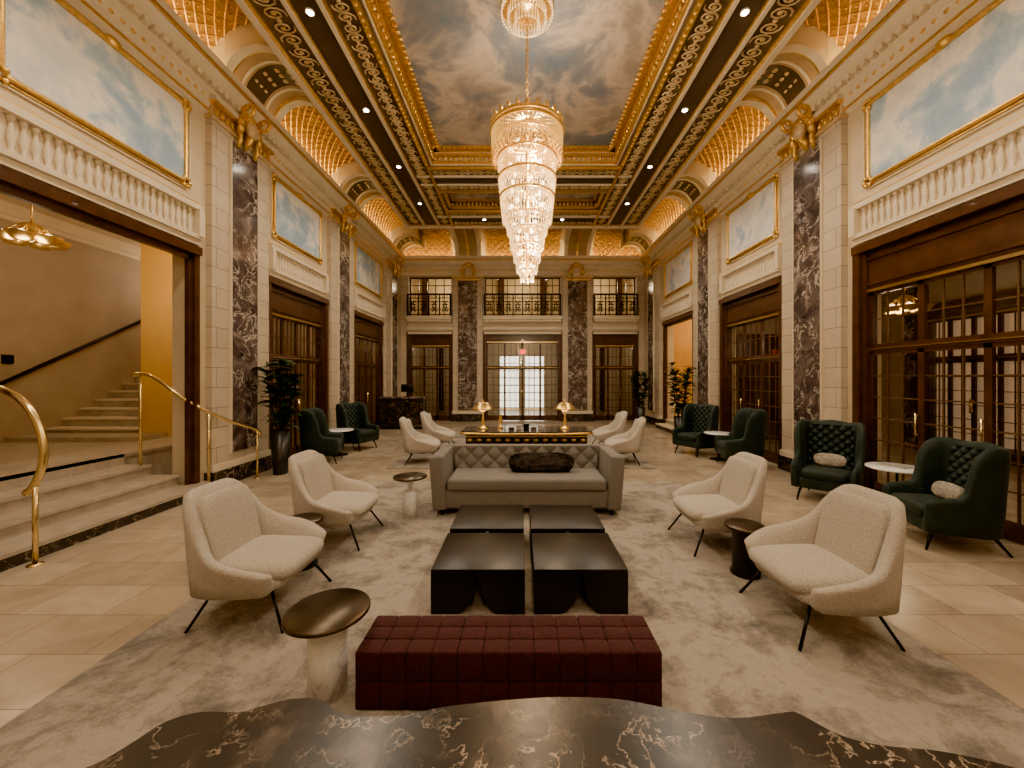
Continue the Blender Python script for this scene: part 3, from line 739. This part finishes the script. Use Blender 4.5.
m=MB('wall_back'); m.box(-W,BY-0.3,0,W,BY,7.19,M_block); m.obj()

# ---------------------------------------------------------------- rugs
m=MB('area_rug'); m.box(-2.6,0.9,0,2.45,6.35,0.018,M_rug); m.obj()
m=MB('area_rug'); m.box(-2.6,7.3,0,2.45,12.3,0.018,M_rug); m.obj()

# ---------------------------------------------------------------- furniture
def band(m,keys,n,mt,tb,tt,zb):
    K=crom(keys,n); L=len(K); rows=[]
    cs=[(-0.5,0.0),(-0.56,0.3),(-0.52,0.65),(-0.5,0.86),(-0.36,0.965),(0,1.0),(0.36,0.965),(0.5,0.86),(0.5,0.6),(0.5,0.3),(0.5,0.0),(0,-0.03)]
    def ring(i,scale=1.0,push=0.0):
        k=K[i]; a=K[max(i-1,0)]; b_=K[min(i+1,L-1)]
        d=Vector((b_[0]-a[0],b_[1]-a[1],0)).normalized(); nrm=Vector((-d.y,d.x,0))
        c=Vector((k[0],k[1],0)); H=k[2]-zb; out=[]
        if nrm.dot(-c+Vector((0,-0.1,0)))<0: nrm=-nrm
        for o,h in cs:
            th=(tb*(1-h)+tt*h)*scale; hh=0.5+(h-0.5)*(0.6+0.4*scale) if scale<1 else h
            lf=hh**1.25 if hh>0 else 0
            p=c+nrm*(o*th)+Vector((k[3]*lf,k[4]*lf,zb+H*hh))+d*push
            out.append(tuple(p))
        return out
    rows.append(ring(0,0.25,-0.045)); rows.append(ring(0,0.7,-0.032))
    for i in range(L): rows.append(ring(i))
    rows.append(ring(L-1,0.7,0.032)); rows.append(ring(L-1,0.25,0.045))
    m.grid(rows,mt,closeu=True)
    m.add(rows[0],[list(range(len(cs)))],mt,True); m.add(rows[-1],[list(range(len(cs)))],mt,True)
def mirror(keys): return keys+[[-k[0],k[1],k[2],-k[3],k[4]] for k in keys[::-1][1:]]

def armchair_mesh():
    m=MB('lounge_armchair')
    keys=mirror([[-.32,-.22,.42,-.07,-.03],[-.335,-.13,.465,-.10,-.01],[-.345,-.02,.505,-.105,0],[-.345,.09,.55,-.065,.02],[-.335,.165,.65,-.0,.06],[-.315,.225,.82,.03,.10],[-.27,.265,.905,.035,.13],[-.19,.285,.93,.015,.15],[-.09,.292,.932,0,.155],[0,.293,.932,0,.155]])
    band(m,keys,5,M_white,0.12,0.085,0.26)
    m.cushion((0,-.045,.375),(.60,.62,.15),M_white,(0.04,0,0),10,6,3)
    m.cushion((0,-.02,.30),(.68,.58,.13),M_white,None,8,5,3)
    m.cushion((0,.268,.61),(.52,.10,.58),M_white,(-0.24,0,0),8,8,5)
    feet=[(-.34,-.35),(.34,-.35),(.34,.32),(-.34,.32)]; tops=[(-.24,-.20),(.24,-.20),(.24,.18),(-.24,.18)]
    for f,t_ in zip(feet,tops): m.tube([(t_[0],t_[1],.27),(f[0],f[1],0.0)],0.0105,M_iron,8)
    for i in range(4):
        a,b_=tops[i],tops[(i+1)%4]; m.cyl((a[0],a[1],.24),(b_[0],b_[1],.24),0.010,M_iron,n=8)
    for s in (-1,1): m.tube([(s*.24,-.20,.24),(s*.33,-.02,.235),(s*.24,.18,.24)],.009,M_iron,6)
    return m.mesh()
AC=armchair_mesh()
R=pi/2
for x,y,rz in ((-2.0,2.90,R),(-2.0,4.12,R-0.0),(1.96,2.73,-R),(1.88,4.0,-R),(-2.05,7.85,R+0.15),(-1.95,9.1,R+0.05),(1.95,7.85,-R-0.15),(1.95,9.2,-R)):
    place('lounge_armchair',AC,(x,y,.018),rz,sc=.96)

def wing_mesh(pillow=False):
    m=MB('green_wingback_armchair')
    keys=mirror([[-.33,-.33,.57,-.03,0],[-.335,-.20,.59,-.035,0],[-.335,-.09,.61,-.04,0],[-.335,-.03,.70,-.045,.0],[-.335,.01,.92,-.05,.0],[-.335,.06,1.08,-.055,.01],[-.335,.13,1.15,-.045,.03],[-.325,.21,1.165,-.03,.06],[-.28,.275,1.15,-.01,.09],[-.19,.298,1.145,0,.10],[-.10,.30,1.16,0,.105],[0,.30,1.17,0,.105]])
    band(m,keys,5,M_green,0.12,0.085,0.20)
    m.cushion((0,-.07,.41),(.56,.60,.17),M_green,None,10,8,4)
    m.rbox((0,-.02,.27),(.64,.64,.16),.03,M_green)
    rows=[]; nx,nz=60,60
    for j in range(nz+1):
        row=[]
        for i in range(nx+1):
            a=i/nx; c=j/nz
            t1=math.sin((a*4+c*5)*pi); t2=math.sin((a*4-c*5)*pi)
            dd=0.05*(abs(t1)*abs(t2))**0.4
            row.append((-.27+.54*a,.235+.085*c-dd,.46+.64*c))
        rows.append(row)
    m.grid(rows,M_green)
    for sx in (-1,1):
        for q in range(4): m.sph((sx*.285,-.22+.11*q,.53),.012,M_green,n=6)
    for sx in (-1,1):
        m.tube([(sx*.27,-.26,.22),(sx*.30,-.31,.10),(sx*.31,-.34,0)],[.022,.016,.011],M_iron,8)
        m.tube([(sx*.27,.25,.22),(sx*.29,.33,.10),(sx*.31,.40,0)],[.022,.016,.011],M_iron,8)
    if pillow: m.cushion((0.02,.05,.59),(.40,.11,.20),M_pill,(-0.3,0,0),8,5,2.6)
    return m.mesh()
WG=wing_mesh(); WG2=wing_mesh(True)
for x,y,rz,me,s_ in ((4.20,5.45,-R+0.75,WG2,.93),(4.28,4.05,-R-0.25,WG2,.90),(3.85,8.75,-R+0.45,WG,.95),(4.15,7.55,-R-0.2,WG,.95),(-4.1,7.9,R+0.25,WG,.93),(-4.0,9.35,R-0.3,WG,.95)):
    place('green_wingback_armchair',me,(x,y,0),rz,sc=s_)

def round_table(name,x,y,h,r,topm,base,z=0):
    m=MB(name)
    m.lathe([(0.001,h-.025),(r-.01,h-.025),(r,h-.018),(r,h-.006),(r-.008,h),(0.001,h)],(0,0,0),topm,40)
    if base=='drum': m.lathe([(0.001,0),(.098,0),(.098,h-.025),(.001,h-.025)],(0,0,0),M_wmarb,32)
    if base=='ddrum': m.lathe([(0.001,0),(r*.72,0),(r*.72,.02),(r*.62,.05),(r*.62,h-.06),(r*.8,h-.025)],(0,0,0),M_tbl,32)
    if base=='ped': m.lathe([(0.001,0),(r*.62,0),(r*.62,.012),(.02,.03),(.014,.1),(.014,h-.06),(.03,h-.025)],(0,0,0),M_iron,24)
    if base=='marbped': m.lathe([(0.001,0),(r*.42,0),(r*.42,h*.62),(r*.38,h*.64),(.03,h*.66),(.025,h-.1),(.06,h-.025)],(0,0,0),M_wmarb,24)
    m.obj((x,y,z))
round_table('marble_drum_side_table',-1.13,2.09,.446,.215,M_bronze,'drum',0.018)
round_table('round_side_table',-1.43,4.72,.50,.2,M_bronze,'marbped',0.018)
round_table('dark_side_table',-2.05,3.50,.42,.17,M_bronze,'ddrum',0.018)
round_table('dark_side_table',1.84,3.36,.42,.165,M_bronze,'ddrum',0.018)
round_table('marble_cafe_table',4.52,4.78,.61,.30,M_wmarb,'ped')
round_table('marble_cafe_table',4.05,8.15,.56,.28,M_wmarb,'ped')
round_table('marble_cafe_table',-4.1,8.62,.56,.30,M_wmarb,'ped')
m=MB('magazine'); m.rbox((0,0,0.006),(.2,.27,.012),.003,M_screen,None,1); m.box(-.1,-.135,.012,.1,.135,.0125,M_pill); m.obj((4.50,4.80,.6105),0.4)

def coffee():
    m=MB('coffee_table'); w=.67; d=.66; h=.32
    m.rbox((0,0,h-.014),(w,d,.028),.004,M_tbl,None,2)
    def cur(x0,sgn,k):
        a=k/12*pi/2
        return (x0+sgn*(.18+.14*math.cos(a)),(h-.028)*(1-math.sin(a)))
    for sgn in (-1,1):
        x0=-sgn*w/2
        p=[(x0,0),(x0,h-.028)]+[cur(x0,sgn,k) for k in range(13)]
        for y in (-d/2,d/2-.02): m.prism(p,'y',y,y+.02,M_tbl)
        xa,xb=sorted((x0,x0+sgn*.02)); m.box(xa,-d/2+.02,0,xb,d/2-.02,h-.028,M_tbl)
        m.grid([[(q[0],-d/2+.001,q[1]),(q[0],d/2-.001,q[1])] for q in [cur(x0,sgn,k) for k in range(13)]],M_tbl)
    return m.mesh()
CT=coffee()
for x in (-.40,.335):
    for y in (3.105,3.86): place('coffee_table',CT,(x,y,.018))

m=MB('channelled_ottoman_bench')
x0,x1=-.935,.62; nseg=12; u=(x1-x0)/nseg
for i in range(nseg):
    xc=x0+(i+.5)*u
    m.rbox((xc,2.125,.075),(u+.001,.315,.145),.010,M_red,None,2)
    for yy in (2.125-.105,2.125,2.125+.105): m.rbox((xc,yy,.222),(u+.001,.106,.150),.011,M_red,None,2)
m.box(x0+.02,1.975,.0,x1-.02,2.275,.28,M_red)
m.obj((0,0,.018))

m=MB('tufted_sofa'); sx0,sx1=-1.20,1.17; yf,yb=4.72,5.62
cx=(sx0+sx1)/2; sw=sx1-sx0
m.rbox((cx,(yf+yb)/2+.02,.20),(sw-.12,yb-yf-.04,.24),.03,M_grey)
for s in (-1,1):
    xx=cx+s*(sw/2-.10)
    m.rbox((xx,(yf+yb)/2,.40),(.17,yb-yf,.66),.03,M_grey,(0,s*0.08,0),4)
m.rbox((cx,yb-.10,.43),(sw-.1,.18,.62),.03,M_grey,(-.06,0,0),4)
m.rbox((cx,yf+.33,.375),(sw-.42,.64,.15),.04,M_grey,None,4)
rows=[]; nx,nz=160,28; bw=sw-.40
for j in range(nz+1):
    row=[]
    for i in range(nx+1):
        a=i/nx; c=j/nz
        t1=math.sin((a*9+c*1.5)*pi); t2=math.sin((a*9-c*1.5)*pi)
        dd=0.035*(abs(t1)*abs(t2))**0.35
        row.append((cx-bw/2+a*bw,yb-.200-dd+.04*c-.02,.43+c*.31))
    rows.append(row)
m.grid(rows,M_grey)
for s in (-1,1):
    for y in (yf+.08,yb-.08): m.cyl((cx+s*(sw/2-.14),y,0),(cx+s*(sw/2-.14),y,.12),.02,M_iron,n=8)
m.obj((0,0,.018))
m=MB('fur_lumbar_cushion'); m.cushion((0,0,0),(.84,.15,.25),M_fur,(-.45,0,0),26,8,3)
me=m.mesh()
for v in me.vertices: v.co+=Vector((random.uniform(-1,1),random.uniform(-1,1),random.uniform(-1,1)))*0.012
place('fur_lumbar_cushion',me,(.18,5.15,.58))

m=MB('ornate_writing_desk')
dx0,dx1,dy0,dy1,dh=-1.1,1.12,6.55,7.25,.80; dc=(dx0+dx1)/2
def serp(i,n,x0,x1): return x0+(x1-x0)*i/n
top=[(serp(i,24,dx0,dx1),dy0-.04*math.sin(i/24*pi)**2*2+.03*math.cos(i/24*4*pi)) for i in range(25)]+[(serp(24-i,24,dx0,dx1),dy1+.02) for i in range(25)]
m.prism(top,'z',dh-.05,dh,M_black); 
m.tube([(p[0],p[1],dh-.035) for p in top],.02,M_gold,6,True)
m.box(dx0+.08,dy0+.06,dh-.24,dx1-.08,dy1-.04,dh-.05,M_black)
for i in range(13):
    x=dx0+.15+i*(dx1-dx0-.3)/12
    m.sph((x,dy0+.055,dh-.15),.03,M_gold,(1.6,.4,.8),8)
    m.tube([(x-.07,dy0+.05,dh-.22),(x-.035,dy0+.04,dh-.26),(x,dy0+.04,dh-.24),(x+.035,dy0+.04,dh-.26),(x+.07,dy0+.05,dh-.22)],.012,M_gold,5)
m.box(dx0+.08,dy0+.045,dh-.1,dx1-.08,dy0+.06,dh-.08,M_gold)
for x in (dx0+.12,dc-.35,dc+.35,dx1-.12):
    for y in (dy0+.12,dy1-.1):
        m.tube([(x,y,dh-.2),(x,y-.03,dh-.35),(x,y-.02,.3),(x,y+.01,.12),(x,y-.03,.0)],[.055,.06,.03,.022,.035],M_gold if y<7 else M_black,8)
for s in (-1,1): m.rbox((dc+s*.72,(dy0+dy1)/2+.02,.42),(.46,.5,.4),.02,M_black); m.tube([(dc+s*.72-.18,dy0+.12,.3),(dc+s*.72+.18,dy0+.12,.3),(dc+s*.72+.18,dy0+.12,.54),(dc+s*.72-.18,dy0+.12,.54)],.01,M_gold,5,True)
m.obj()
def lamp(x,y,z):
    m=MB('brass_table_lamp')
    m.lathe([(.001,0),(.09,0),(.09,.015),(.05,.03),(.02,.06),(.035,.12),(.018,.18),(.012,.30),(.012,.42)],(0,0,0),M_gold,20)
    m.lathe([(.06,.47),(.10,.455),(.19,.36),(.20,.345),(.195,.345),(.10,.44)],(0,0,0),M_shade,24)
    for s in (-1,1): m.tube([(0,0,.30),(s*.07,0,.33),(s*.10,0,.37)],.008,M_gold,6)
    m.sph((0,0,.36),.05,M_lamp,(1.6,1.6,.5),10); m.sph((0,0,.5),.02,M_gold,n=8)
    m.obj((x,y,z))
lamp(-.76,6.95,dh); lamp(.70,6.95,dh)
m=MB('desk_books'); 
for i in range(5): m.box(-.3+i*.13,-.1+.02*(i%2),0,-.2+i*.13,.08,.04+.03*(i%3),[M_wood,M_pill,M_iron][i%3])
m.obj((0.0,6.9,dh))
m=MB('desk_ornament'); m.lathe([(.001,0),(.05,0),(.05,.02),(.015,.05),(.04,.12),(.02,.2),(.03,.24)],(0,0,0),M_gold,16); m.obj((-.45,7.0,dh))

edge=[(60,775),(95,764),(130,744),(165,722),(200,712),(238,712),(262,706),(290,699),(318,699),(334,708),(352,716),(400,715),(450,706),(520,699),(570,697),(625,700),(680,711),(735,718),(786,712),(800,714),(838,734),(880,745),(940,751),(1010,766),(1080,790)]
TH=.76
pe=[gp(u,v,TH) for u,v in edge]
pe=crom([list(p) for p in pe],4)
poly=[tuple(p) for p in pe]+[(1.42,.75),(1.45,.3),(-1.55,.3),(-1.5,.72)]
cxp=-.05; cyp=.7
def shr(P,k): return [(cxp+(x-cxp)*(1-k),cyp+(y-cyp)*(1-k*2)) for x,y in P]
m=MB('marble_top_console_table')
m.prism(poly,'z',TH-.022,TH,M_tmarb); m.prism(shr(poly,.014),'z',TH-.045,TH-.022,M_tmarb)
m.prism(shr(poly,.03),'z',TH-.14,TH-.045,M_wood)
m.tube([(p[0],p[1],TH-.045) for p in shr(poly,.008)],.009,M_gold,6,True)
for x in (-1.3,1.2):
    for y in (.42,.72): m.tube([(x,y,TH-.12),(x*1.03,y,.5),(x*.97,y,.2),(x*1.0,y,.0)],[.05,.06,.03,.04],M_wood,8)
m.obj()

m=MB('reception_desk'); m.box(-4.75,12.9,.08,-3.3,13.35,1.02,M_black); m.box(-4.78,12.84,1.02,-3.26,13.45,1.08,M_pmarb); m.box(-4.72,12.95,0,-3.35,13.3,.08,M_iron)
m.box(-4.7,12.885,.2,-3.35,12.9,.9,M_tmarb); m.obj()
m=MB('computer_monitor'); m.rbox((0,0,.28),(.42,.03,.26),.008,M_iron,None,1); m.cyl((0,.02,0),(0,.02,.2),.02,M_iron); m.lathe([(.001,0),(.1,0),(.1,.012),(.001,.014)],(0,.02,0),M_iron,16); m.obj((-3.9,13.15,1.08),pi)

def leaf(m,base,dirv,up,L,Wd):
    d=Vector(dirv).normalized(); s=d.cross(Vector(up)).normalized(); n=s.cross(d)
    B=Vector(base); pts=[]
    prof=[(0,.05),(.25,.55),(.55,1.0),(.8,.75),(1.0,.05)]
    for t_,w in prof:
        droop=-0.25*L*t_*t_
        c=B+d*(L*t_)+Vector((0,0,droop))
        pts.append([c-s*(Wd*w/2)+n*(Wd*.15*w),c,c+s*(Wd*w/2)+n*(Wd*.15*w)])
    m.grid(pts,M_leaf)
def plant(x,y,ht,ph,seed,sp=.24):
    random.seed(seed); m=MB('potted_fiddle_leaf_fig')
    m.lathe([(.001,0),(.11,0),(.115,.02),(.17,ph),(.155,ph),(.15,ph-.04),(.001,ph-.04)],(0,0,0),M_pot,24)
    m.lathe([(.001,ph-.035),(.15,ph-.035)],(0,0,0),M_soil,16)
    for k in range(6):
        a=k*1.7; bx_,by_=.04*math.cos(a),.04*math.sin(a); tx,ty=sp*math.cos(a),sp*math.sin(a); tz=ht*(0.78+.2*random.random())
        pth=[(bx_,by_,ph-.05),(bx_+tx*.4,by_+ty*.4,ph+(tz-ph)*.3),(tx*.9,ty*.9,ph+(tz-ph)*.7),(tx,ty,tz)]
        m.tube(pth,[.014,.012,.009,.005],M_soil,6)
        for q in range(40):
            t_=random.random()**.8; i=min(2,int(t_*3)); f=t_*3-i
            p=[pth[i][c]*(1-f)+pth[i+1][c]*f for c in range(3)]
            if p[2]<ph+.05: continue
            an=random.uniform(0,2*pi); el=random.uniform(-.1,.8)
            leaf(m,p,(math.cos(an)*math.cos(el),math.sin(an)*math.cos(el),math.sin(el)),(0,0,1),random.uniform(.18,.28),random.uniform(.11,.17))
    m.obj((x,y,0))
plant(-4.35,6.92,2.2,.78,1,.22); plant(4.25,10.6,2.1,.66,2); plant(4.2,13.9,2.0,.66,3)

# ---------------------------------------------------------------- chandelier
def chandelier():
    m=MB('crystal_chandelier')
    m.lathe([(.001,0),(.34,0),(.36,-.03),(.30,-.07),(.12,-.12),(.05,-.16),(.02,-.2)],(0,0,6.949),M_gold,32)
    for r,n,z0,z1 in ((.36,44,6.92,6.82),(.27,34,6.88,6.74),(.17,22,6.84,6.66)):
        for k in range(n):
            a=2*pi*k/n; x,y=r*math.cos(a),r*math.sin(a)
            m.cyl((x,y,z1+.02),(x,y,z0),.006,M_cry,n=4); m.sph((x,y,z1),.016,M_cry,n=6)
        m.tube([(r*math.cos(q/32*2*pi),r*math.sin(q/32*2*pi),z0) for q in range(32)],.01,M_gold,6,True)
    H=lambda z: 3.08+(z-3.08)*.86
    z=6.75
    k=0
    while z>5.30:
        pts=[]
        for q in range(10):
            a=q/10*2*pi; u_,w_=.018*math.cos(a),.04*math.sin(a)
            pts.append((u_,0,z+w_) if k%2 else (0,u_,z+w_))
        m.tube(pts,.007,M_gold,5,True); z-=.06; k+=1
    m.cyl((0,0,5.36),(0,0,3.1),.02,M_gold,n=10)
    CZ=5.20
    for r,z0 in ((.50,CZ+.01),(.505,CZ-.05)): m.tube([(r*math.cos(q/48*2*pi),r*math.sin(q/48*2*pi),z0) for q in range(48)],.024,M_gold,6,True)
    for k in range(120):
        a=2*pi*k/120; r=.505; x,y=r*math.cos(a),r*math.sin(a); l=.34+.05*(k%3)
        m.cyl((x,y,CZ),(x*.97,y*.97,CZ-l),.009,M_cryg,.006,n=4,smooth=False); m.sph((x*.97,y*.97,CZ-.01-l),.015,M_gold,(1,1,1.5),6)
    for k in range(24):
        a=2*pi*k/24; m.sph((.50*math.cos(a),.50*math.sin(a),CZ+.06),.035,M_gold,(.8,.8,1.5),6)
        m.tube([(.50*math.cos(a),.50*math.sin(a),CZ),(.25*math.cos(a),.25*math.sin(a),CZ+.06),(.02*math.cos(a),.02*math.sin(a),CZ+.14)],.008,M_gold,5)
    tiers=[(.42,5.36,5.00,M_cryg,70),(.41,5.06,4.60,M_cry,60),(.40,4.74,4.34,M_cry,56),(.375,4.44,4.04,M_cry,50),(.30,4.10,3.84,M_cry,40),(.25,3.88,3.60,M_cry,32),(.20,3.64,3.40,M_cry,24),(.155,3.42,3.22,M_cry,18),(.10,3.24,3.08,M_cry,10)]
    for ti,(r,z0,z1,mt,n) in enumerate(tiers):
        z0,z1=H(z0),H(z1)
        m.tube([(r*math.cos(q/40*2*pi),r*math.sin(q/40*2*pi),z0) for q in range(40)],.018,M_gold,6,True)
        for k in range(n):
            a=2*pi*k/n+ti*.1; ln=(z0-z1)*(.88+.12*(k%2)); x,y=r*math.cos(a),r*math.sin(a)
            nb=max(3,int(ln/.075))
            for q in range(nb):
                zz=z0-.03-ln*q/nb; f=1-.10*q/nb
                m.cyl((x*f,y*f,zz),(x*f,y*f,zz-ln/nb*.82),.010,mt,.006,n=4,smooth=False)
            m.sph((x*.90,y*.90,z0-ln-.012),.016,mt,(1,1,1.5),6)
        for k in range(4):
            a=k*pi/2+ti*.4; m.cyl((0,0,z0+.03),(r*math.cos(a),r*math.sin(a),z0),.008,M_gold,n=5)
        if ti<8:
            for k in range(6):
                a=k*pi/3+ti*.3; m.sph((r*.6*math.cos(a),r*.6*math.sin(a),z0-.12),.026,M_lamp,(1,1,1.6),8)
    return m.mesh()
CH=chandelier()
place('crystal_chandelier',CH,(0.0,5.5,0)); place('crystal_chandelier',CH,(0.0,-0.6,0))

# ---------------------------------------------------------------- lights
def light(name,typ,loc,en,col=(1,.82,.585),r=.1,rot=None,**k):
    l=D.lights.new(name,typ); l.energy=en; l.color=col
    if typ!='AREA': l.shadow_soft_size=r
    for a,v in k.items(): setattr(l,a,v)
    o=D.objects.new(name,l); o.location=loc
    if rot: o.rotation_euler=rot
    COL.objects.link(o); return o
for yy in (5.5,-0.6):
    light('chandelier_bulb','POINT',(.12,yy,5.46),170,(1,.81,.56),.06)
    for z,e in ((4.75,60),(4.15,60),(3.55,50)): light('chandelier_bulb','POINT',(0.08,yy,z),e,(1,.78,.52),.06)
    light('chandelier_bulb','POINT',(0,yy,2.98),45,(1,.80,.55),.05)
for x,y in dls: light('downlight','SPOT',(x,y,SZ-.06),190,(1,.84,.62),.05,None,spot_size=math.radians(140),spot_blend=.7)
for x in (-1.2,1.2): light('downlight','SPOT',(x,12.0,SZ-.06),230,(1,.83,.60),.05,None,spot_size=math.radians(140),spot_blend=.7)
light('stair_lamp','POINT',(-7.2,5.6,3.4),34,(1,.80,.55),.2); light('stair_lamp','POINT',(-8.0,9.5,4.0),35,(1,.80,.55),.2)
light('stair_glow','POINT',(-5.9,6.4,3.6),50,(1,.72,.34),.1)
light('lounge_lamp','POINT',(7.2,4.2,2.7),40,(1,.75,.46),.2); light('lounge_lamp','POINT',(7.2,7.6,2.7),40,(1,.75,.46),.2)
light('left_room_lamp','POINT',(-6.0,9.5,3.2),16,(1,.74,.44),.2); light('left_room_lamp','POINT',(-6.0,13.0,3.2),16,(1,.74,.44),.2)
light('niche_lamp','POINT',(6.6,12.5,3.5),75,(1,.70,.30),.2)
for x in (-3.5,0,3.5): light('vestibule_lamp','POINT',(x,FY+3,3.2),60 if x==0 else 28,(1,.83,.60),.2); light('gallery_lamp','POINT',(x,FY+2.2,5.8),50,(1,.79,.48),.2)
for x in (-.76,.70): light('desk_lamp_bulb','POINT',(x,6.95,dh+.30),4,(1,.7,.4),.05)
w=D.worlds.new('world'); SC.world=w; w.use_nodes=True; w.node_tree.nodes['Background'].inputs[0].default_value=(1,.8,.55,1); w.node_tree.nodes['Background'].inputs[1].default_value=.3

cam=D.cameras.new('camera'); co=D.objects.new('camera',cam); COL.objects.link(co)
cam.sensor_width=36; cam.lens=36*F/1024; co.location=(CAMX,0,CAMZ); co.rotation_euler=(pi/2,0,0)
cam.shift_x=-(VU-512)/1024; cam.shift_y=-(384-VV)/1024; cam.clip_start=.05
SC.camera=co
SC.view_settings.view_transform='AgX'
try: SC.view_settings.look='AgX - Punchy'
except Exception as e: print(e)
SC.view_settings.exposure=0.6
